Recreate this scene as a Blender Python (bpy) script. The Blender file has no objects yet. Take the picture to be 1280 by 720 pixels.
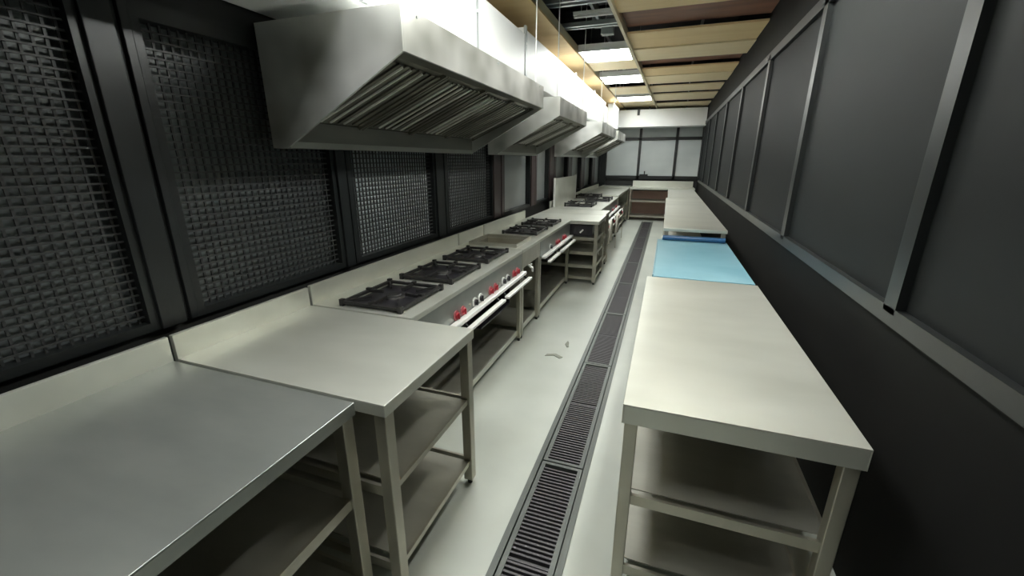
import bpy, bmesh, math, random
from mathutils import Vector, Matrix
random.seed(4)
S = bpy.context.scene
COL = S.collection

# ------------------------------------------------------------------ camera
cam = bpy.data.objects.new('camera', bpy.data.cameras.new('camera'))
COL.objects.link(cam)
cam.location = (0, 0, 1.6)
cam.rotation_euler = Vector((-0.32394, 0.89921, -0.29409)).to_track_quat('-Z', 'Y').to_euler()
cam.data.sensor_width = 36
cam.data.lens = 520 / 1280 * 36
cam.data.clip_start = 0.02
S.camera = cam

# ------------------------------------------------------------------ world, exposure
w = bpy.data.worlds.new('world'); S.world = w; w.use_nodes = True
w.node_tree.nodes['Background'].inputs[0].default_value = (0.80, 0.85, 0.85, 1)
w.node_tree.nodes['Background'].inputs[1].default_value = 0.10
S.view_settings.view_transform = 'Standard'
S.view_settings.look = 'None'
S.view_settings.use_curve_mapping = False
S.view_settings.gamma = 1
S.view_settings.exposure = 1.05
LAMP = 16.0            # emission of every ceiling light panel
ADDED_TUBE = 60.0  # emission of the tubes in the added batten

# ------------------------------------------------------------------ materials
def principled(name, col, rough=0.5, metal=0.0, emit=None, es=0.0, spec=None):
    m = bpy.data.materials.new(name); m.use_nodes = True
    b = m.node_tree.nodes['Principled BSDF']
    b.inputs['Base Color'].default_value = (*col, 1)
    b.inputs['Roughness'].default_value = rough
    b.inputs['Metallic'].default_value = metal
    if spec is not None: b.inputs['Specular IOR Level'].default_value = spec
    if emit:
        b.inputs['Emission Color'].default_value = (*emit, 1)
        b.inputs['Emission Strength'].default_value = es
    return m
def noisy(name, c1, c2, scale=(4, 4, 4), rough=(0.3, 0.45), metal=0.0, detail=4, bump=0.0, lo=0.25, hi=0.75):
    rough = (max(rough[0], 0.31), max(rough[1], 0.36))
    m = principled(name, c1, rough[0], metal); nt = m.node_tree; N = nt.nodes; L = nt.links
    b = N['Principled BSDF']
    tc = N.new('ShaderNodeTexCoord'); mp = N.new('ShaderNodeMapping'); mp.inputs['Scale'].default_value = scale
    ns = N.new('ShaderNodeTexNoise'); ns.inputs['Scale'].default_value = 1; ns.inputs['Detail'].default_value = detail
    cr = N.new('ShaderNodeValToRGB')
    cr.color_ramp.elements[0].position = lo; cr.color_ramp.elements[1].position = hi
    cr.color_ramp.elements[0].color = (*c1, 1); cr.color_ramp.elements[1].color = (*c2, 1)
    L.new(tc.outputs['Object'], mp.inputs[0]); L.new(mp.outputs[0], ns.inputs['Vector'])
    L.new(ns.outputs['Fac'], cr.inputs[0]); L.new(cr.outputs[0], b.inputs['Base Color'])
    mr = N.new('ShaderNodeMapRange'); mr.inputs['To Min'].default_value = rough[0]; mr.inputs['To Max'].default_value = rough[1]
    L.new(ns.outputs['Fac'], mr.inputs[0]); L.new(mr.outputs[0], b.inputs['Roughness'])
    if bump:
        bp = N.new('ShaderNodeBump'); bp.inputs['Strength'].default_value = bump; bp.inputs['Distance'].default_value = 0.01
        L.new(ns.outputs['Fac'], bp.inputs['Height']); L.new(bp.outputs[0], b.inputs['Normal'])
    return m
M = {}
M['panel'] = noisy('panel_steel', (0.30, 0.32, 0.30), (0.42, 0.44, 0.41), (2, 5, 5), (0.28, 0.4), 0.7)
M['steel'] = noisy('brushed_steel', (0.46, 0.45, 0.39), (0.58, 0.57, 0.50), (3, 9, 9), (0.33, 0.46), 0.75)
M['steel_top'] = noisy('worktop_steel', (0.60, 0.61, 0.54), (0.74, 0.75, 0.68), (1.6, 3.5, 3.5), (0.30, 0.40), 0.6, 3)
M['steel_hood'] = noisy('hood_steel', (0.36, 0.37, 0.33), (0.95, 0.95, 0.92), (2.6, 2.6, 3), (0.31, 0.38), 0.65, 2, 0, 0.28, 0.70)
M['steel_dark'] = noisy('baffle_steel', (0.14, 0.135, 0.11), (0.30, 0.29, 0.24), (3, 7, 3), (0.3, 0.42), 0.8)
M['gutter'] = noisy('gutter_steel', (0.36, 0.355, 0.30), (0.50, 0.49, 0.43), (3, 2, 9), (0.25, 0.4), 0.8)
M['lip'] = principled('baffle_lip_glint', (0.95, 0.94, 0.88), 0.35, 0.2)  # near-white colour paints bright streaks onto the baffle lips
M['leg'] = noisy('leg_steel', (0.44, 0.42, 0.35), (0.56, 0.54, 0.46), (9, 9, 2), (0.3, 0.42), 0.8)
M['chrome'] = principled('polished_steel', (0.90, 0.90, 0.87), 0.35, 0.3)
M['galv'] = noisy('galvanised_sheet', (0.88, 0.90, 0.89), (0.94, 0.95, 0.94), (3, 3, 3), (0.35, 0.5), 0.1)
M['flange'] = principled('flange_grey', (0.50, 0.53, 0.53), 0.45, 0.5)
M['iron'] = noisy('cast_iron', (0.018, 0.018, 0.018), (0.04, 0.038, 0.036), (30, 30, 30), (0.35, 0.55), 0.2)
M['pan'] = principled('black_enamel', (0.022, 0.020, 0.024), 0.3)
M['black'] = principled('black_frame', (0.012, 0.014, 0.014), 0.4)
M['maroon'] = principled('dark_brown_frame', (0.045, 0.028, 0.028), 0.4)
M['wire'] = principled('dark_wire', (0.05, 0.052, 0.052), 0.5, 0.3)
M['rubber'] = principled('black_rubber', (0.02, 0.02, 0.02), 0.7)
M['red'] = principled('red_knob', (0.36, 0.018, 0.03), 0.4)
M['redplate'] = principled('red_dial_ring', (0.42, 0.12, 0.13), 0.5)
M['white'] = principled('white_mark', (0.8, 0.8, 0.78), 0.5)
M['floor'] = noisy('epoxy_floor', (0.43, 0.46, 0.41), (0.56, 0.585, 0.53), (1.6, 1.6, 1.6), (0.24, 0.5), 0.0, 7)
M['grate'] = principled('drain_iron', (0.085, 0.08, 0.085), 0.5, 0.3)
M['grate_rim'] = principled('drain_rim', (0.115, 0.125, 0.115), 0.5, 0.3)
M['trench'] = principled('trench_black', (0.012, 0.012, 0.013), 0.7)
M['wall_dark'] = noisy('dark_wall_paint', (0.018, 0.019, 0.019), (0.03, 0.031, 0.03), (2, 2, 2), (0.5, 0.6))
M['black_wall'] = noisy('black_wall_paint', (0.008, 0.008, 0.008), (0.014, 0.014, 0.013), (2, 2, 2), (0.6, 0.7))
M['deck'] = noisy('dark_roof_deck', (0.012, 0.014, 0.014), (0.045, 0.048, 0.048), (2, 3, 2), (0.5, 0.6))
M['ply'] = noisy('plywood', (0.80, 0.58, 0.29), (0.88, 0.68, 0.38), (1.2, 9, 2), (0.5, 0.6), 0.0, 5)
M['ply_pale'] = noisy('pale_plywood', (0.84, 0.69, 0.43), (0.90, 0.77, 0.52), (1.2, 9, 2), (0.5, 0.6), 0.0, 5)
M['wood_dark'] = noisy('red_brown_board', (0.12, 0.045, 0.03), (0.36, 0.17, 0.11), (1.5, 8, 2), (0.3, 0.5), 0.0, 5)
M['edge'] = principled('pale_edge_strip', (0.62, 0.55, 0.38), 0.5)
M['channel'] = principled('zinc_channel', (0.42, 0.45, 0.44), 0.4, 0.5)
M['lamp'] = principled('lit_diffuser', (0.9, 0.9, 0.9), 0.5, 0, (0.97, 1.0, 0.97), LAMP)
M['tube'] = principled('added_lit_tube', (0.9, 0.9, 0.9), 0.5, 0, (0.97, 1.0, 0.95), ADDED_TUBE)
M['fixture'] = principled('white_enamel', (0.75, 0.75, 0.72), 0.4)
M['glass'] = noisy('cloudy_grey_glass', (0.52, 0.57, 0.59), (0.84, 0.88, 0.90), (1.5, 1.2, 6), (0.2, 0.36), 0.0, 4, 0, 0.2, 0.8)
M['glass_plain'] = noisy('plain_grey_glass', (0.21, 0.23, 0.23), (0.33, 0.35, 0.34), (1.1, 1.0, 2.5), (0.2, 0.34), 0.0, 2, 0, 0.2, 0.8)
M['glass_dim'] = noisy('darkened_glass', (0.10, 0.11, 0.115), (0.18, 0.20, 0.20), (1.1, 1.0, 4), (0.3, 0.4), 0.0, 3, 0, 0.2, 0.8)  # darker copy of the bay glass, dims the near left by colour
M['glass_far'] = noisy('pale_grey_glass', (0.48, 0.53, 0.53), (0.66, 0.70, 0.69), (1.1, 1.2, 1.6), (0.2, 0.4), 0.0, 3)
M['glass_side'] = noisy('dim_grey_glass', (0.008, 0.009, 0.009), (0.016, 0.018, 0.018), (1.1, 1.2, 3), (0.55, 0.65), 0.0, 3)
M['blue'] = noisy('blue_protective_film', (0.13, 0.34, 0.44), (0.30, 0.52, 0.60), (2, 2.5, 2), (0.15, 0.35), 0.0, 4)
M['blue_dark'] = principled('dark_blue_film', (0.02, 0.09, 0.22), 0.3)
M['pinkish'] = noisy('reddish_tile', (0.60, 0.38, 0.31), (0.72, 0.50, 0.42), (2, 2, 2), (0.4, 0.5))
M['hose'] = principled('pale_hose', (0.66, 0.64, 0.55), 0.4)

for k_ in ('glass_side', 'black_wall'): M[k_].node_tree.nodes['Principled BSDF'].inputs['Specular IOR Level'].default_value = 0.12

# ------------------------------------------------------------------ helpers
class MB:
    def __init__(s): s.bm = bmesh.new()
    def box(s, x0, x1, y0, y1, z0, z1):
        if x0 > x1: x0, x1 = x1, x0
        if y0 > y1: y0, y1 = y1, y0
        if z0 > z1: z0, z1 = z1, z0
        v = [s.bm.verts.new(p) for p in ((x0,y0,z0),(x1,y0,z0),(x1,y1,z0),(x0,y1,z0),(x0,y0,z1),(x1,y0,z1),(x1,y1,z1),(x0,y1,z1))]
        for f in ((3,2,1,0),(4,5,6,7),(0,1,5,4),(1,2,6,5),(2,3,7,6),(3,0,4,7)): s.bm.faces.new([v[i] for i in f])
        return s
    def bar(s, a, b, wd, ht=None):
        ht = ht or wd; a = Vector(a); b = Vector(b); d = (b - a)
        q = d.to_track_quat('Y', 'Z').to_matrix()
        r = q @ Vector((1,0,0)) * wd / 2; u = q @ Vector((0,0,1)) * ht / 2
        v = [s.bm.verts.new(p) for p in (a-r-u, a+r-u, b+r-u, b-r-u, a-r+u, a+r+u, b+r+u, b-r+u)]
        for f in ((3,2,1,0),(4,5,6,7),(0,1,5,4),(1,2,6,5),(2,3,7,6),(3,0,4,7)): s.bm.faces.new([v[i] for i in f])
        return s
    def cyl(s, a, b, r, n=16, r2=None):
        a = Vector(a); b = Vector(b); r2 = r if r2 is None else r2
        q = (b - a).to_track_quat('Z', 'Y').to_matrix()
        A = []; B = []
        for i in range(n):
            t = 2*math.pi*i/n; o = q @ Vector((math.cos(t), math.sin(t), 0))
            A.append(s.bm.verts.new(a + o*r)); B.append(s.bm.verts.new(b + o*r2))
        for i in range(n):
            j = (i+1) % n; s.bm.faces.new((A[i], A[j], B[j], B[i]))
        s.bm.faces.new(A[::-1]); s.bm.faces.new(B)
        return s
    def tube(s, pts, r, n=10):
        pts = [Vector(p) for p in pts]; rings = []
        for k, p in enumerate(pts):
            d = (pts[min(k+1, len(pts)-1)] - pts[max(k-1, 0)]).normalized()
            q = d.to_track_quat('Z', 'Y').to_matrix()
            rings.append([s.bm.verts.new(p + q @ Vector((math.cos(2*math.pi*i/n)*r, math.sin(2*math.pi*i/n)*r, 0))) for i in range(n)])
        for A, B in zip(rings, rings[1:]):
            for i in range(n):
                j = (i+1) % n; s.bm.faces.new((A[i], A[j], B[j], B[i]))
        s.bm.faces.new(rings[0][::-1]); s.bm.faces.new(rings[-1])
        return s
    def prism_y(s, prof, y0, y1):           # profile in (x, z), run along y
        A = [s.bm.verts.new((x, y0, z)) for x, z in prof]; B = [s.bm.verts.new((x, y1, z)) for x, z in prof]
        n = len(prof)
        for i in range(n):
            j = (i+1) % n; s.bm.faces.new((A[i], A[j], B[j], B[i]))
        s.bm.faces.new(A[::-1]); s.bm.faces.new(B)
        return s
    def build(s, name, mat, parent=None, bevel=0.0, smooth=False):
        bmesh.ops.recalc_face_normals(s.bm, faces=s.bm.faces[:])
        me = bpy.data.meshes.new(name); s.bm.to_mesh(me); s.bm.free()
        me.materials.append(M[mat] if isinstance(mat, str) else mat)
        if smooth:
            for p in me.polygons: p.use_smooth = True
            me.set_sharp_from_angle(angle=math.radians(40))
        o = bpy.data.objects.new(name, me); COL.objects.link(o)
        if parent:
            o.parent = parent
            o.matrix_parent_inverse = Matrix.Identity(4)
            q = parent; off = Vector((0, 0, 0))
            while q: off += q.location; q = q.parent
            me.transform(Matrix.Translation(-off))
        if bevel:
            md = o.modifiers.new('bevel', 'BEVEL'); md.width = bevel; md.segments = 2; md.limit_method = 'ANGLE'
        return o
def empty(name, loc, label, cat, group=None):
    o = bpy.data.objects.new(name, None); COL.objects.link(o); o.location = loc; o.empty_display_size = 0.1
    o['label'] = label; o['category'] = cat
    if group: o['group'] = group
    return o
def tag(o, label, cat, group=None, kind=None):
    o['label'] = label; o['category'] = cat
    if group: o['group'] = group
    if kind: o['kind'] = kind
    return o
def struct(o): o['kind'] = 'structure'; return o

YN, YF = -2.2, 12.9
XL, XR = -1.85, 0.80
# ------------------------------------------------------------------ floor with drain trench
DX0, DX1 = -0.515, -0.25
b = MB()
b.box(XL-0.1, DX0, YN, YF, -0.12, 0); b.box(DX1, XR+0.1, YN, YF, -0.12, 0)
b.box(DX0, DX1, 11.9, YF, -0.12, 0); b.box(DX0, DX1, YN, 0.55, -0.12, 0)
b.box(XL-0.1, XR+0.1, YN, YF, -0.24, -0.121)
struct(b.build('floor', 'floor'))
# trench lining and rim
tr = struct(MB().box(DX0+0.002, DX1-0.002, 0.552, 11.898, -0.119, -0.10).build('trim_1', 'trench'))
rim = MB()
rim.box(DX0-0.012, DX0+0.016, 0.55, 11.9, 0.001, 0.005); rim.box(DX1-0.016, DX1+0.012, 0.55, 11.9, 0.001, 0.005)
rim.box(DX0+0.001, DX0+0.006, 0.55, 11.9, -0.10, 0.001); rim.box(DX1-0.006, DX1-0.001, 0.55, 11.9, -0.10, 0.001)
struct(rim.build('trim_2', 'grate_rim'))

# ------------------------------------------------------------------ walls
struct(MB().box(XL-0.12, XL-0.03, YN, YF, 0, 0.95).box(XL-0.12, XL-0.03, YN, YF, 2.15, 3.7)
       .box(XL-0.12, XL-0.085, YN, YF, 0.95, 2.15).build('wall_left', 'wall_dark'))
struct(MB().box(XR, XR+0.1, YN, YF, 0, 3.7).build('wall_right', 'black_wall'))
wf = struct(MB().box(XL-0.12, XR+0.1, YF, YF+0.1, 0, 3.7).build('wall_far', 'wall_dark'))
MB().box(-0.95, XR-.01, YF-0.012, YF-.001, 0.0, 0.75).build('tiled_dado', 'pinkish', wf)
struct(MB().box(XL-0.12, XR+0.1, YN-0.1, YN, 0, 3.7).build('wall_near', 'wall_dark'))

# left glazing: bays between posts; the nearest carry wire mesh
posts = [(-0.15, 0.0), (0.98, 1.13), (2.05, 2.17), (3.21, 3.42), (4.50, 4.84), (5.93, 6.22), (6.95, 7.40), (8.35, 8.75), (9.7, 10.2), (11.2, 11.7), (12.75, 12.88)]
k = 1
for (p0, p1), (q0, q1) in zip(posts, posts[1:]):
    root = bpy.data.objects.new('window_%d' % k, None); COL.objects.link(root); root.location = (XL, (p1+q0)/2, 0.95); struct(root); k += 1
    fr = MB()
    fr.box(XL-0.07, XL, p1, q0, 0.952, 0.985); fr.box(XL-0.07, XL, p1, q0, 2.09, 2.148)
    fr.box(XL-0.07, XL, p1, p1+0.03, 0.985, 2.09); fr.box(XL-0.07, XL, q0-0.03, q0, 0.985, 2.09)
    fr.build('window_frame', 'black', root)
    MB().box(XL-0.075, XL-0.068, p1+0.02, q0-0.02, 0.97, 2.10).build('glass', 'glass_dim' if p0 < 1.5 else 'glass' if p0 < 4 else 'glass_plain', root)
    if p0 < 4:
        ms = MB(); y = p1 + 0.05; 
        while y < q0 - 0.04:
            ms.box(XL-0.040, XL-0.034, y-0.004, y+0.004, 0.985, 2.09); y += 0.034
        z = 1.01
        while z < 2.08:
            ms.box(XL-0.034, XL-0.028, p1+0.03, q0-0.03, z-0.0035, z+0.0035); z += 0.030
        ms.build('wire_mesh', 'wire', root)
for n, (p0, p1) in enumerate(posts):
    b = MB().box(XL-0.08, XL+0.015, p0, p0+(p1-p0)*0.62, 0.952, 2.6)
    b.box(XL-0.08, XL+0.005, p1-(p1-p0)*0.22, p1, 0.952, 2.6)
    b.box(XL-0.08, XL-0.01, p0+(p1-p0)*0.62, p1-(p1-p0)*0.22, 0.952, 2.6)
    struct(b.build('trim_%d' % (3+n), 'black' if n < 4 else 'maroon', bevel=0.003))

# far glazing
root = bpy.data.objects.new('window_20', None); COL.objects.link(root); root.location = (-0.7, YF-0.05, 1.08); struct(root)
fr = MB()
for x in (-1.73, -0.80, 0.16): fr.box(x-0.035, x+0.035, YF-0.08, YF-0.01, 1.08, 2.55)
fr.box(-1.72, 0.78, YF-0.08, YF-0.01, 1.08, 1.17); fr.box(-1.72, 0.78, YF-0.08, YF-0.01, 2.12, 2.20); fr.box(-1.72, 0.78, YF-0.08, YF-0.01, 2.50, 2.56)
fr.build('window_frame', 'black', root)
fr = MB().box(-0.75, -0.52, YF-0.13, YF-0.085, 1.17, 1.215).box(-0.63, -0.60, YF-0.12, YF-0.09, 1.215, 1.30); fr.build('latch', 'black', root)
MB().box(-1.72, 0.78, YF-0.045, YF-0.035, 1.10, 2.55).build('glass', 'glass_far', root)
# black corner post
struct(MB().box(XL, -1.70, YF-0.16, YF-0.085, 0.0, 2.9).build('trim_30', 'black'))
# right wall glazing
root = bpy.data.objects.new('window_21', None); COL.objects.link(root); root.location = (XR, 4, 1.1); struct(root)
fr = MB(); 
for y in (0.2, 1.7, 3.2, 4.7, 6.2, 7.7, 9.2, 10.7, 12.2): fr.box(XR-0.04, XR-0.002, y-0.04, y+0.04, 1.1, 2.5)
fr.box(XR-0.04, XR-0.002, 0.2, 12.2, 1.06, 1.12); fr.box(XR-0.04, XR-0.002, 0.2, 12.2, 2.45, 2.52)
fr.build('window_frame', 'black', root)
MB().box(XR-0.012, XR-0.004, 0.2, 12.2, 1.1, 2.5).build('glass', 'glass_side', root)

# ------------------------------------------------------------------ ceiling
CZ = 2.9
ceil = struct(MB().box(XL-0.12, XR+0.1, YN, YF, 3.7, 3.8).build('ceiling', 'deck'))
def rx(y): return -0.60 + (y-4.0)*0.022        # the slanting edge of the slatted side
ys = [-2.0, 0.4, 2.8, 5.0, 5.9, 6.9, 8.3, 9.9, 11.3, 12.7]
for n, (y0, y1) in enumerate(zip(ys, ys[1:])):
    MB().box(XL+0.02, -1.24, y0+0.004, y1-0.004, CZ, CZ+0.02).build('plywood_panel', 'ply', ceil)
MB().box(-1.255, -1.24, -2, 12.7, CZ+0.021, CZ+0.10).build('edge_strip', 'edge', ceil)
b = MB().bar((rx(-2), -2, CZ+0.01), (rx(12.6), 12.6, CZ+0.01), 0.03, 0.09); b.build('edge_strip', 'edge', ceil)
# boards of the slatted side: (y0, y1, z offset, material)
boards = [(-2, -.6, 0, 'ply'), (-.6, 0.6, .05, 'wood_dark'), (0.6, 2.0, 0, 'ply'), (2.0, 2.7, .06, 'wood_dark'), (2.7, 4.50, 0, 'ply'), (4.52, 5.20, .06, 'wood_dark'), (5.22, 5.88, 0, 'ply'), (5.89, 6.52, -0.015, 'ply_pale'),
          (6.54, 7.16, .06, 'wood_dark'), (7.18, 7.75, 0, 'ply'), (7.76, 8.5, -0.01, 'ply_pale'), (8.52, 8.85, .06, 'wood_dark'), (8.87, 9.6, 0, 'ply_pale'), (9.62, 9.9, .06, 'wood_dark'), (9.92, 10.9, 0, 'ply_pale'), (10.92, 11.4, 0.05, 'wood_dark'), (11.42, 12.5, 0, 'ply_pale')]
for y0, y1, dz, m in boards:
    bb = MB(); z0 = CZ + dz; z1 = z0 + 0.02
    v = [(rx(y0)+.016, y0), (XR-.01, y0), (XR-.01, y1), (rx(y1)+.016, y1)]
    A = [bb.bm.verts.new((x, y, z0)) for x, y in v]; B = [bb.bm.verts.new((x, y, z1)) for x, y in v]
    for i in range(4): j = (i+1) % 4; bb.bm.faces.new((A[i], A[j], B[j], B[i]))
    bb.bm.faces.new(A[::-1]); bb.bm.faces.new(B)
    bb.build('ceiling_board', m, ceil)
# boards closing the opening between the lights
for y0, y1, m in ((6.62, 7.25, 'ply_pale'), (9.0, 9.9, 'ply_pale'), (10.95, 12.6, 'ply_pale')):
    MB().box(-1.235, rx(y0)-.02, y0, y1, CZ+0.03, CZ+0.05).build('ceiling_board', m, ceil)
# steel channels, pipes, brackets in the void above the opening
for y, z, t in ((4.55, 3.06, .035), (4.66, 3.06, .035), (5.25, 3.03, .03), (5.34, 3.03, .03), (7.42, 3.02, .03), (8.85, 3.02, .03)):
    MB().box(-1.7, XR-.05, y, y+t, z, z+0.045).build('steel_channel', 'channel', ceil)
for x in (-1.5, -0.95, -0.7, 0.2): MB().box(x, x+0.03, 3.2, 8.8, 3.16, 3.2).build('steel_channel', 'channel', ceil)
b = MB().box(-1.0, -0.66, 5.55, 5.75, 3.12, 3.15).box(-1.0, -0.97, 5.55, 5.75, 3.15, 3.4).box(-0.9, -0.76, 5.6, 5.7, 3.02, 3.12); b.build('cable_tray', 'channel', ceil)
for y in (4.1, 5.0, 6.2): MB().cyl((-1.6, y, 3.45), (0.7, y, 3.45), 0.05).build('pipe', 'deck', ceil, smooth=True)

# ------------------------------------------------------------------ ceiling lights
def ceiling_light(x0, x1, y0, y1, z, label, mat='lamp'):
    r = empty('ceiling_light', ((x0+x1)/2, (y0+y1)/2, z+0.08), label, 'ceiling light', 'fluorescent panels in the ceiling opening')
    f = MB(); f.box(x0, x1, y0, y1, z+0.03, z+0.08)
    for a in ((x0, x0+.015, y0, y1), (x1-.015, x1, y0, y1), (x0+.015, x1-.015, y0, y0+.015), (x0+.015, x1-.015, y1-.015, y1)): f.box(*a, z-0.004, z+0.03)
    f.build('housing', 'fixture', r)
    MB().box(x0+.016, x1-.016, y0+.016, y1-.016, z, z+0.029).build('diffuser', mat, r)
    for xx in (x0+.1, x1-.1): MB().cyl((xx, (y0+y1)/2, z+0.08), (xx, (y0+y1)/2, 3.7), 0.004, 6).build('suspension_rod', 'channel', r)
ceiling_light(-1.22, rx(5.85)-.03, 5.86, 6.52, 2.91, 'large blown-out white light panel nearest in the ceiling opening')
ceiling_light(-1.22, rx(7.6)-.03, 7.65, 8.35, 2.91, 'second bright light panel back in the ceiling opening, between dark gaps')
ceiling_light(-1.22, rx(10.1)-.03, 10.15, 10.85, 2.91, 'farthest and thinnest-looking bright light panel before the far duct')
ceiling_light(-1.22, rx(0)-.03, 0.15, 0.75, 2.91, 'added light panel out of view overhead in the ceiling opening, nearest the camera')  # unseen panel, added to brighten the near hood end
ceiling_light(-1.22, rx(2)-.03, 1.9, 2.6, 2.91, 'added light panel out of view overhead in the ceiling opening, beside the first hood')  # unseen panel, added to brighten the near part of the aisle
for y0, lb in ((2.0, 'added fluorescent batten out of view over the nearest right-hand table'),):  # unseen batten, added to throw light under the hoods onto the left wall
    t = empty('added_batten_light', (0.25, y0+.6, 2.86), lb, 'ceiling light')
    MB().box(0.17, 0.33, y0, y0+1.2, 2.85, 2.895).build('batten', 'fixture', t)
    for x in (.21, .29): MB().cyl((x, y0+.031, 2.83), (x, y0+1.169, 2.83), .014, 12).build('tube', 'tube', t, smooth=True)
    MB().box(0.18, 0.32, y0, y0+.03, 2.81, 2.85).build('lamp_holder', 'fixture', t)
    MB().box(0.18, 0.32, y0+1.17, y0+1.2, 2.81, 2.85).build('lamp_holder', 'fixture', t)
t = empty('tube_light', (-1.0, 4.85, 3.1), 'slim white tube light crossing the dark ceiling opening', 'tube light')
MB().box(-1.08, -0.66, 4.86, 4.90, 3.03, 3.06).build('batten', 'fixture', t)
MB().cyl((-1.07, 4.88, 3.015), (-0.67, 4.88, 3.015), 0.013).build('tube', 'fixture', t, smooth=True)
for x in (-1.0, -0.75): MB().cyl((x, 4.88, 3.06), (x, 4.88, 3.7), .004, 6).build('suspension_rod', 'channel', t)

# ------------------------------------------------------------------ ducts
def duct(y0, y1, x1, z0, z1, label, seams, name='exhaust_duct'):
    r = empty(name, ((XL+x1)/2, (y0+y1)/2, z0), label, 'duct', 'exhaust duct runs above the hoods')
    MB().box(XL+0.02, x1, y0, y1, z0, z1).build('duct_body', 'galv', r, bevel=0.004)
    for y in seams:
        f = MB().box(x1+0.0005, x1+0.02, y-0.02, y+0.02, z0-0.0, z1+0.015)
        f.build('flange', 'flange', r)
        MB().cyl((x1+0.02, y, z0+(z1-z0)*.7), (x1+0.028, y, z0+(z1-z0)*.7), 0.008, 10).build('bolt', 'chrome', r)
    return r
duct(-0.6, 3.94, -1.3, 2.24, 2.66, 'wide white-looking sheet duct above the first big hood', (1.72, 2.88))
duct(3.96, 9.3, -1.32, 2.30, 2.72, 'long white-looking duct continuing above the second and third hoods', (3.99, 6.2, 7.8))
r = empty('exhaust_duct', (-1.5, 10.4, 2.3), 'narrower bluish duct box joining the row to the far wall duct', 'duct', 'exhaust duct runs above the hoods')
MB().box(XL+0.02, -1.40, 9.32, 11.55, 2.40, 2.72).build('duct_body', 'galv', r)
MB().box(-1.395, -1.27, 10.2, 11.3, 2.33, 2.80).build('flange', 'galv', r)
r = empty('cross_duct', (-0.5, 12.3, 2.4), 'bright white duct running across the top of the far wall', 'duct')
MB().box(-1.60, XR-0.02, 12.0, 12.55, 2.42, 2.84).build('duct_body', 'galv', r, bevel=0.004)
MB().box(-0.88, -0.82, 11.97, 11.998, 2.70, 2.86).build('bracket', 'black', r)
for x in (-1.4, -0.6, 0.3): MB().box(x-.015, x+.015, 12.25, 12.28, 2.84, 3.7).build('hanger', 'channel', r)

# ------------------------------------------------------------------ hoods
def hood(y0, y1, label):
    F = -1.05; B = XL + 0.03; zt = 2.19; zf = 2.02; zb = 1.70; zg = 1.655
    r = empty('exhaust_hood', ((F+B)/2, (y0+y1)/2, zg), label, 'exhaust hood', 'steel exhaust hoods along the left wall')
    th = 0.012
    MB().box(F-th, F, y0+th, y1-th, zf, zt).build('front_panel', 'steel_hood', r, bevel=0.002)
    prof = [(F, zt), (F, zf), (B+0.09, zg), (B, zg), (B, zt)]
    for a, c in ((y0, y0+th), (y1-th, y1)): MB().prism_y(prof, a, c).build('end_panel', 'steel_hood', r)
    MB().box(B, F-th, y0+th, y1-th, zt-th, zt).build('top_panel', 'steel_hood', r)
    MB().box(B, B+th, y0+th, y1-th, zg, zt-th).build('back_panel', 'steel_dark', r)
    # grease gutter along the bottom back
    MB().box(B+th, B+0.10, y0+th, y1-th, zg, zg+0.010).box(B+0.092, B+0.10, y0+th, y1-th, zg+0.010, zg+0.125).build('grease_gutter', 'gutter', r)
    MB().box(B+0.1005, B+0.106, y0+th, y1-th, zg, zg+0.03).build('gutter_lip', 'steel_top', r)
    # front inner lip
    MB().box(F-0.085, F-th, y0+th, y1-th, zf, zf+0.008).build('inner_lip', 'steel_dark', r)
    xf, zf2, xb, zb2 = F-0.085, zf+0.012, B+0.102, zg+0.13
    n = max(1, round((y1-y0)/0.52)); w_ = (y1-y0-2*th)/n
    for i in range(n):
        a = y0+th+i*w_+0.006; c = a+w_-0.012
        f = MB(); f.prism_y([(xf, zf2), (xb, zb2), (xb, zb2+0.006), (xf, zf2+0.006)], a, c)
        fp = f.build('baffle_filter', 'steel_dark', r)
        sl = MB(); m_ = 9; d = Vector((xb-xf, 0, zb2-zf2)); nrm = Vector((-d.z, 0, d.x)).normalized() * (1 if -d.x > 0 else -1)
        if nrm.z > 0: nrm = -nrm
        for j in range(m_):
            y = a + 0.03 + (c-a-0.06)*j/(m_-1)
            p = Vector((xf, y, zf2)) + d*0.06 + nrm*0.009; q = Vector((xf, y, zf2)) + d*0.95 + nrm*0.009
            sl.bar(p, q, 0.030, 0.008)
        sl.build('baffle', 'steel_dark', fp)
        l2 = MB()  # lips placed only where the bright streaks should show
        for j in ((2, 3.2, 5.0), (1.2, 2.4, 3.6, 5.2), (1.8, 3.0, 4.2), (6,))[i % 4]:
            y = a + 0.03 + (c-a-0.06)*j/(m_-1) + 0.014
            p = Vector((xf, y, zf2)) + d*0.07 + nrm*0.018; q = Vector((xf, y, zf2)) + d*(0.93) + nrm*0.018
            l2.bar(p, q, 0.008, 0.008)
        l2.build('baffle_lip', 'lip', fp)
        # frame of the filter
        for y in (a+0.006, c-0.006): MB().bar(Vector((xf, y, zf2))+nrm*0.012, Vector((xb, y, zb2))+nrm*0.012, 0.012, 0.02).build('filter_frame', 'steel_dark', fp)
    for y in (y0+.12, (y0+y1)/2, y1-.12): MB().cyl((F, y, zt-.02), (F+0.004, y, zt-.02), 0.006, 8).build('rivet', 'flange', r)
    for y in (y0+0.07, y1-0.07) if y0 < 9 else ():
        MB().cyl((F-0.05, y, zt), (F-0.05, y, 3.68), 0.005, 8).build('hanging_rod', 'chrome', r)
    return r
hood(1.62, 3.70, 'largest nearest stainless hood with slanted end and baffle filters')
hood(4.30, 5.76, 'second stainless hood from the front, hung behind the largest one')
hood(7.15, 9.05, 'third stainless hood along the wall, above the upright splash panel')
hood(9.5, 11.1, 'farthest small stainless hood next to the far wall')

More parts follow.
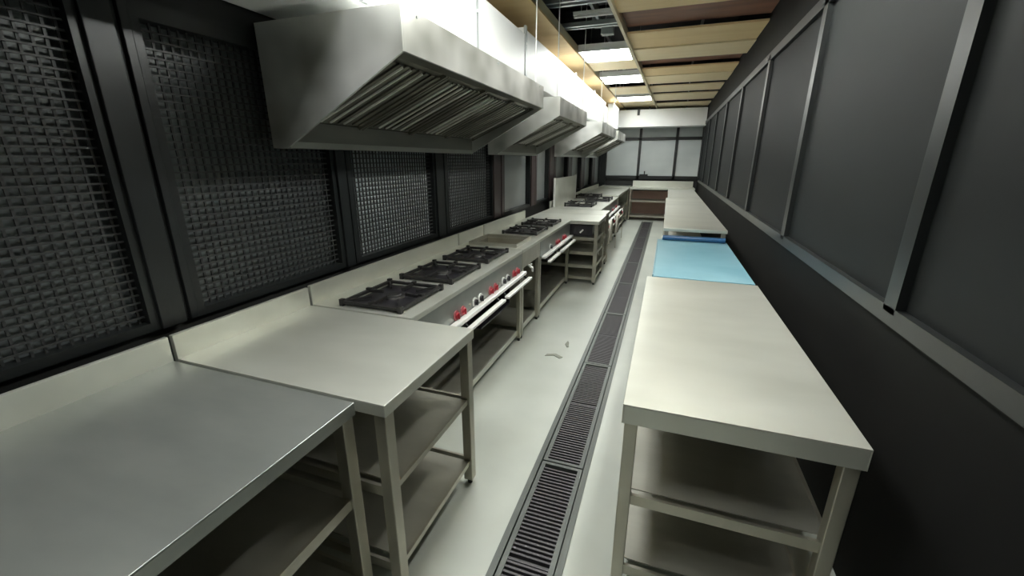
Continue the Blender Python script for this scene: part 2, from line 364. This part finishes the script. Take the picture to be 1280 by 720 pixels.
# ------------------------------------------------------------------ worktables
def leg(parent, x, y, z1, s=0.038, z0=0.03):
    l = MB().box(x-s/2, x+s/2, y-s/2, y+s/2, z0, z1).build('leg', 'leg', parent, bevel=0.003)
    MB().cyl((x, y, 0), (x, y, z0), 0.012, 12, 0.014).build('foot', 'rubber', l)
    return l
def worktable(x0, x1, y0, y1, z, label, shelves=(0.50, 0.15), group='stainless worktables', top='steel_top', splash=False, apron=0.045, name='worktable', ls=0.038, inset=0.03, midlegs=False, rail=.04):
    r = empty(name, ((x0+x1)/2, (y0+y1)/2, 0), label, 'worktable', group)
    b = MB().box(x0, x1, y0, y1, z-0.004, z)
    b.box(x1-0.004, x1, y0, y1, z-apron, z-.004).box(x0, x0+.004, y0, y1, z-apron, z-.004).box(x0+.004, x1-.004, y0, y0+.004, z-apron, z-.004).box(x0+.004, x1-.004, y1-.004, y1, z-apron, z-.004)
    b.build('tabletop', top, r, bevel=0.0015)
    MB().box(x0+.06, x1-.06, y0+.06, y1-.06, z-0.04, z-0.0045).build('underframe', 'leg', r)
    ly = [y0+inset, y1-inset] + ([(y0+y1)/2] if midlegs else [])
    for x in (x0+inset, x1-inset):
        for y in ly: leg(r, x, y, z-0.005, ls)
    for zs in shelves:
        MB().box(x0+inset, x1-inset, y0+inset+ls/2+.001, y1-inset-ls/2-.001, zs-0.004, zs).build('shelf', 'steel', r)
        e = MB().box(x0+inset+ls/2, x1-inset-ls/2, y0+inset-.012, y0+inset+.0, zs-.04, zs).box(x0+inset+ls/2, x1-inset-ls/2, y1-inset, y1-inset+.012, zs-.04, zs)
        e.box(x1-inset-.0, x1-inset+.012, y0+inset+ls/2, y1-inset-ls/2, zs-rail, zs+.001).box(x0+inset-.012, x0+inset, y0+inset+ls/2, y1-inset-ls/2, zs-rail, zs+.001)
        e.build('shelf_rail', 'leg', r)
    if splash: MB().box(x0-.02, x0, y0, y1, z-.04, z+0.10).build('backsplash', 'steel_top', r, bevel=0.002)
    return r
worktable(-1.74, -0.88, 0.12, 0.935, 0.85, 'bottom-left corner worktable butting against the open two-shelf table', splash=True, top='panel', ls=.046)
worktable(-1.74, -0.775, 0.95, 1.625, 0.85, 'open two-shelf worktable in front of the first gas range', splash=True, ls=.046, rail=.024)
worktable(-0.06, 0.60, 1.22, 2.86, 0.85, 'nearest bright worktable on the right of the drain, with open shelves', (0.49, 0.17), apron=0.07, ls=0.042)
bt = worktable(-0.02, 0.60, 2.92, 4.40, 0.84, 'right-hand worktable whose top is covered in light blue film', (0.49, 0.17), top='blue', apron=0.05)
worktable(0.02, 0.60, 4.43, 8.15, 0.95, 'long raised worktable on the right just beyond the blue film', (0.49, 0.17), apron=0.03)
worktable(0.05, 0.60, 8.20, 10.6, 0.95, 'last worktable on the right before the far wall bench', (0.49, 0.17), apron=0.05)
# dark blue protective tape roll edge under the raised table
tp = empty('film_roll', (0.3, 4.36, 0.85), 'dark blue strip of rolled-up film at the end of the blue tabletop', 'film')
MB().cyl((0.02, 4.36, 0.866), (0.58, 4.36, 0.866), 0.025, 16).build('film_wrap', 'blue_dark', tp, smooth=True)
MB().cyl((0.012, 4.36, 0.866), (0.019, 4.36, 0.866), 0.018, 16).build('core', 'white', tp)
# film hanging over the aisle edge
MB().box(-0.028, -0.0215, 2.94, 4.38, 0.60, 0.845).build('film_overhang', 'blue', bt)

# ------------------------------------------------------------------ gas ranges
def burner(parent, cx, cy, z, sx=0.38, sy=0.44, m='iron', tall=0.022):
    pan = MB().box(cx-sx/2+.02, cx+sx/2-.02, cy-sy/2+.02, cy+sy/2-.02, z+0.0005, z+0.004).build('drip_pan', 'pan', parent)
    hd = MB().cyl((cx, cy, z+.004), (cx, cy, z+.016), 0.062, 24, .055).cyl((cx, cy, z+.016), (cx, cy, z+.021), 0.040, 24, .034)
    hd.build('burner_head', 'iron', pan, smooth=True)
    g = MB(); zz = z + tall; t = 0.022
    g.box(cx-sx/2, cx+sx/2, cy-sy/2, cy-sy/2+t, zz-.010, zz+.006).box(cx-sx/2, cx+sx/2, cy+sy/2-t, cy+sy/2, zz-.010, zz+.006)
    g.box(cx-sx/2, cx-sx/2+t, cy-sy/2+t, cy+sy/2-t, zz-.010, zz+.006).box(cx+sx/2-t, cx+sx/2, cy-sy/2+t, cy+sy/2-t, zz-.010, zz+.006)
    for dx, dy in ((1,0),(-1,0),(0,1),(0,-1)):
        a = Vector((cx+dx*(sx/2-.01), cy+dy*(sy/2-.01), zz)); c = Vector((cx+dx*0.075, cy+dy*0.075, zz+.006))
        g.bar(a, c, 0.012, 0.018)
        e = Vector((cx+dx*(sx/2-.002), cy+dy*(sy/2-.002), zz+.010)); f = Vector((cx+dx*(sx/2-.03), cy+dy*(sy/2-.03), zz+.010)); g.bar(e, f, 0.02, 0.018)
    for dx in (-1, 1):
        for dy in (-1, 1):
            g.box(cx+dx*(sx/2-.02), cx+dx*(sx/2+.004), cy+dy*(sy/2-.02), cy+dy*(sy/2+.004), z+.0005, zz+.016)
            g.bar((cx+dx*(sx/2-.01), cy+dy*(sy/2-.01), zz), (cx+dx*.085, cy+dy*.09, zz), 0.010, 0.014)
    g.build('burner_grate', m, parent, bevel=0.0015)
def knob(parent, x, y, z, m, ring):
    kb = MB().cyl((x, y, z), (x+0.006, y, z), 0.033, 20).build('knob_ring', ring, parent, smooth=True)
    k2 = MB().cyl((x+.006, y, z), (x+.018, y, z), 0.021, 20, 0.019).bar((x+.022, y, z-.019), (x+.022, y, z+.019), .008, .009)
    k2.build('knob', m, kb, bevel=0.001)
def stand(r, x0, x1, y0, y1, z, shelf_z=0.10, back=True, cols=()):
    for y in [y0+.022, y1-.022]+list(cols):
        for x in (x0+.03, x1-.025): leg(r, x, y, z-0.006, 0.036, 0.03)
    MB().box(x0+.012, x1-.045, y0+.042, y1-.042, shelf_z-.004, shelf_z).build('undershelf', 'steel', r)
    MB().box(x1-.045, x1-.033, y0+.042, y1-.042, shelf_z-.045, shelf_z+.004).build('shelf_rail', 'steel_top', r)
    if back: MB().box(x0-.004, x0+.006, y0+.01, y1-.01, shelf_z+.001, z-.03).build('back_panel', 'leg', r)
    MB().box(x0+.01, x1-.05, y0+.006, y0+.012, .30, z-.22).build('side_panel', 'leg', r)
def bullnose(r, x, y0, y1, z, segs):
    MB().box(x+.0005, x+.045, y0, y1, z-.022, z+.006).build('front_ledge', 'chrome', r, bevel=0.006)
    for a, c in segs:
        h = MB().bar((x+.085, a, z-.045), (x+.085, c, z-.045), .036, .02).build('handle_bar', 'chrome', r, bevel=0.004)
        for y in (a+.04, c-.04): MB().bar((x+.03, y, z-.012), (x+.080, y, z-.058), .014).build('bracket', 'black', h)
def gas_range(y0, y1, label, burners, knobs, segs, x1=-1.12, x0=-1.74, z=0.85, fp=0.20, kz=0.695, big=False):
    r = empty('gas_range', ((x0+x1)/2, (y0+y1)/2, 0), label, 'gas range', 'stainless gas ranges along the left wall')
    t = MB().box(x0, x1, y0, y1, z-.004, z).box(x1-.02, x1, y0, y1, z-.03, z-.004).box(x0, x1-.02, y0, y0+.004, z-.05, z-.004).box(x0, x1-.02, y1-.004, y1, z-.05, z-.004)
    t.build('range_top', 'steel_top', r, bevel=0.002)
    MB().box(x0-.02, x0, y0, y1, z-.04, z+.105).build('backsplash', 'steel_top', r, bevel=0.002)
    MB().box(x1-.016, x1-.004, y0+.002, y1-.002, z-fp, z-.031).build('control_panel', 'panel', r)
    MB().box(x0+.02, x1-.02, y0+.045, y1-.045, z-fp+.03, z-.01).build('burner_box', 'leg', r)
    for cx, cy in burners: burner(r, cx, cy, z, 0.46 if big else 0.38, 0.50 if big else 0.44, tall=.05 if big else .022)
    for y, m in knobs: knob(r, x1-.0035, y, kz, 'red' if m == 'r' else 'pan', 'redplate' if m == 'r' else 'chrome')
    bullnose(r, x1, y0+.35 if y0 < 2 else y0+.02, y1-.01, z-fp+.012, segs)
    stand(r, x0, x1, y0, y1, z-fp+.02 if False else z-.005)
    return r
kn = []
for c, m in ((2.16, 'r'), (2.43, 'b'), (2.70, 'r'), (2.96, 'b'), (3.20, 'r')): kn += [(c-.045, m), (c+.045, m)]
ra = gas_range(1.64, 3.38, 'nearest gas range with three burners in a row and red and black knobs',
          [(-1.395, 1.895), (-1.395, 2.45), (-1.395, 3.03)], kn, ((2.10, 2.70), (2.76, 3.35)))
# black shelf and end sheet: dark of the recess put in as colour
MB().box(-1.70, -1.22, 2.70, 3.33, 0.36, 0.37).box(-1.70, -1.22, 3.31, 3.33, 0.37, 0.60).build('dark_recess_shelf', 'pan', ra)
for y in (2.31, 2.83):
    MB().cyl((-1.1235, y, .70), (-1.118, y, .70), .012, 12).build('pilot_hole', 'leg', ra)

# bain-marie counter between the two ranges
bm_ = empty('sunken_well_counter', (-1.43, 3.67, 0), 'counter with a rectangular sunken well between the first two ranges', 'counter')
x0, x1, y0, y1, z = -1.74, -1.12, 3.395, 3.955, .85
t = MB().box(x0, -1.66, y0, y1, z-.004, z).box(-1.21, x1, y0, y1, z-.004, z).box(-1.66, -1.21, y0, y0+.07, z-.004, z).box(-1.66, -1.21, y1-.07, y1, z-.004, z).box(x1-.02, x1, y0, y1, z-.03, z-.004)
t.build('countertop', 'steel_top', bm_, bevel=.0015)
t = MB().box(-1.66, -1.21, y0+.07, y1-.07, z-.13, z-.126).box(-1.664, -1.66, y0+.07, y1-.07, z-.13, z-.004).box(-1.21, -1.206, y0+.07, y1-.07, z-.13, z-.004).box(-1.66, -1.21, y0+.066, y0+.07, z-.13, z-.004).box(-1.66, -1.21, y1-.07, y1-.066, z-.13, z-.004)
t.build('well', 'leg', bm_)
t = MB()
for a in ((-1.67, -1.20, y0+.058, y0+.07), (-1.67, -1.20, y1-.07, y1-.058), (-1.67, -1.66, y0+.07, y1-.07), (-1.21, -1.20, y0+.07, y1-.07)): t.box(*a, z, z+.03)
t.build('well_rim', 'steel', bm_)
MB().box(x0-.02, x0, y0, y1, z-.04, z+.105).build('backsplash', 'steel_top', bm_, bevel=0.002)
MB().box(x1-.016, x1-.004, y0+.002, y1-.002, z-.17, z-.031).build('control_panel', 'steel', bm_)
stand(bm_, x0, x1, y0, y1, z-.005)
tb = MB().cyl((-1.15, 3.62, .665), (-1.10, 3.62, .635), .012, 12).cyl((-1.10, 3.62, .635), (-1.10, 3.62, .60), .010, 12).bar((-1.12, 3.60, .662), (-1.12, 3.66, .662), .012)
tb.build('drain_tap', 'chrome', bm_)
gas_range(3.97, 5.36, 'second gas range from the front, with two low burners and bright handles',
          [(-1.40, 4.33), (-1.40, 4.97)], [(4.62, 'r'), (4.71, 'r'), (4.35, 'b'), (4.95, 'r'), (5.04, 'r')], ((3.98, 4.42), (4.50, 5.25)))

# tables that stick out beyond the second range
tc = worktable(-1.74, -0.755, 5.375, 6.07, 0.85, 'projecting worktable with four shelves at the end of the second range', (0.63, 0.44, 0.26, 0.10), inset=0.035, ls=.045)
MB().box(-1.15, -0.84, 5.42, 6.0, .645, .79).build('oven_cavity', 'pan', tc)
MB().bar((-1.0, 5.405, .69), (-.96, 5.405, .73), .02, .02).build('valve', 'chrome', tc)
worktable(-1.74, -0.775, 6.085, 6.66, 0.85, 'second projecting worktable, close behind the four-shelf one', (0.50, 0.15), inset=.035, ls=.045)

# upright steel splash panel on the wall side
sp = empty('splash_panel', (-1.70, 7.6, .85), 'upright square stainless splash panel rising behind the projecting tables', 'splash panel')
MB().box(-1.715, -1.70, 6.80, 8.45, .853, 1.31).build('sheet', 'steel_top', sp, bevel=.002)
for y in (6.775, 8.451): MB().box(-1.72, -1.690, y, y+.024, .853, 1.32).build('edge_post', 'chrome', sp)

rc = gas_range(6.68, 9.25, 'third range along the wall with big raised black burners',
          [(-1.35, 7.25), (-1.20, 8.30), (-1.5, 8.95)], [(7.3, 'b'), (7.5, 'r'), (8.2, 'r'), (8.4, 'b'), (8.8, 'r')], ((6.8, 7.8), (7.9, 9.1)), x1=-0.92, big=True)
worktable(-1.74, -0.93, 9.28, 11.85, 0.88, 'corner worktable at the far end of the left row', (0.50, 0.15), splash=True)
# gas pipe with red valves and hoses along the third range front
gp = MB().tube([(-.80, 6.75, .52), (-.80, 7.5, .52), (-.80, 9.2, .52)], .012).build('gas_pipe', 'hose', rc, smooth=True)
for y in (6.9, 7.6, 8.3, 9.0):
    MB().cyl((-.80, y, .532), (-.80, y, .57), .012, 10).bar((-.80, y-.05, .575), (-.80, y+.05, .575), .02, .012).build('valve', 'red', gp)
    MB().tube([(-.80, y+.02, .532), (-.80, y+.04, .60), (-.82, y+.06, .63)], .01, 8).build('elbow', 'chrome', gp)
for y in (6.8, 8.0, 9.15): MB().bar((-.80, y, .51), (-.80, y, 0.0), .014).build('pipe_post', 'leg', gp)
for y in (6.82, 7.75):
    pts = [(-.78, y+.12-.144*math.cos(math.pi*i/20), .30+.36*math.sin(math.pi*i/20)) for i in range(21)]
    MB().tube(pts, .016, 10).build('gas_hose', 'hose', rc, smooth=True)

# far bench
fb = worktable(-0.93, 0.72, 12.05, 12.7, 0.88, 'far wall bench with two bright shelves closing the aisle', (0.54, 0.13), ls=.03)
MB().box(-0.90, 0.69, 12.70, 12.712, .88, 1.04).build('backsplash', 'steel_top', fb)
fc = tag(MB().box(-1.72, -0.95, 11.9, 12.7, 0.0, 0.86).box(-1.74, -0.94, 11.88, 12.72, .861, .90).build('corner_cabinet', 'steel_top', bevel=.003), 'low steel corner cabinet where the left row meets the far wall', 'cabinet')

# ------------------------------------------------------------------ drain grates
def grate():
    r = empty('drain_grate', (0, 0, 0), '', 'drain grate', 'grates laid in the long floor drain')
    L_ = 1.235; W = 0.221
    f = MB().box(-W/2, -W/2+.022, 0, L_, -.022, .002).box(W/2-.022, W/2, 0, L_, -.022, .002)
    f.box(-W/2+.022, W/2-.022, 0, .018, -.022, .002).box(-W/2+.022, W/2-.022, L_-.018, L_, -.022, .002)
    MB().box(-W/2+.0225, W/2-.0225, L_/2-.006, L_/2+.006, -.0215, .0005).build('middle_bar', 'grate', r)
    f.build('grate_frame', 'grate_rim', r)
    s = MB(); y = .040
    while y < L_-.03:
        if abs(y-L_/2) > .0115: s.box(-W/2+.0225, W/2-.0225, y-.0048, y+.0048, -.02, -.0005)
        y += .0225
    s.build('grate_bars', 'grate', r)
    return r
glabels = ['nearest drain grate, cut by the bottom edge of the picture', 'second drain grate from the front, beside the open two-shelf table', 'third drain grate, level with the far end of the nearest right worktable',
           'fourth drain grate, level with the blue-topped table', 'fifth drain grate, level with the second gas range', 'sixth drain grate, level with the projecting worktables',
           'seventh drain grate, level with the near part of the third range', 'eighth drain grate, level with the far part of the third range', 'last drain grate, in front of the far wall bench']
g0 = grate(); xm = (DX0+DX1)/2
for n in range(9):
    if n == 0: g = g0
    else:
        g = g0.copy(); COL.objects.link(g)
        for ch in g0.children: c = ch.copy(); COL.objects.link(c); c.parent = g
    g.location = (xm, 0.64+n*1.245, 0); g['label'] = glabels[n]

# ------------------------------------------------------------------ litter on the floor
def scrap(pts, label):
    b = MB(); A = [b.bm.verts.new((x, y, .0008)) for x, y in pts]; B = [b.bm.verts.new((x, y, .004+.003*(i % 2))) for i, (x, y) in enumerate(pts)]
    n = len(pts)
    for i in range(n): j = (i+1) % n; b.bm.faces.new((A[i], A[j], B[j], B[i]))
    b.bm.faces.new(A[::-1]); b.bm.faces.new(B)
    tag(b.build('floor_scrap', noisy_scrap), label, 'scrap')
noisy_scrap = principled('dull_scrap', (0.29, 0.30, 0.25), 0.8)
scrap([(-.83, 3.13), (-.76, 3.16), (-.70, 3.12), (-.68, 3.15), (-.75, 3.20), (-.82, 3.165)], 'thin dark scrap lying on the pale floor left of the drain')
scrap([(-.72, 3.42), (-.69, 3.36), (-.675, 3.37), (-.69, 3.45), (-.71, 3.50)], 'small curled scrap on the pale floor, behind the thin dark one')
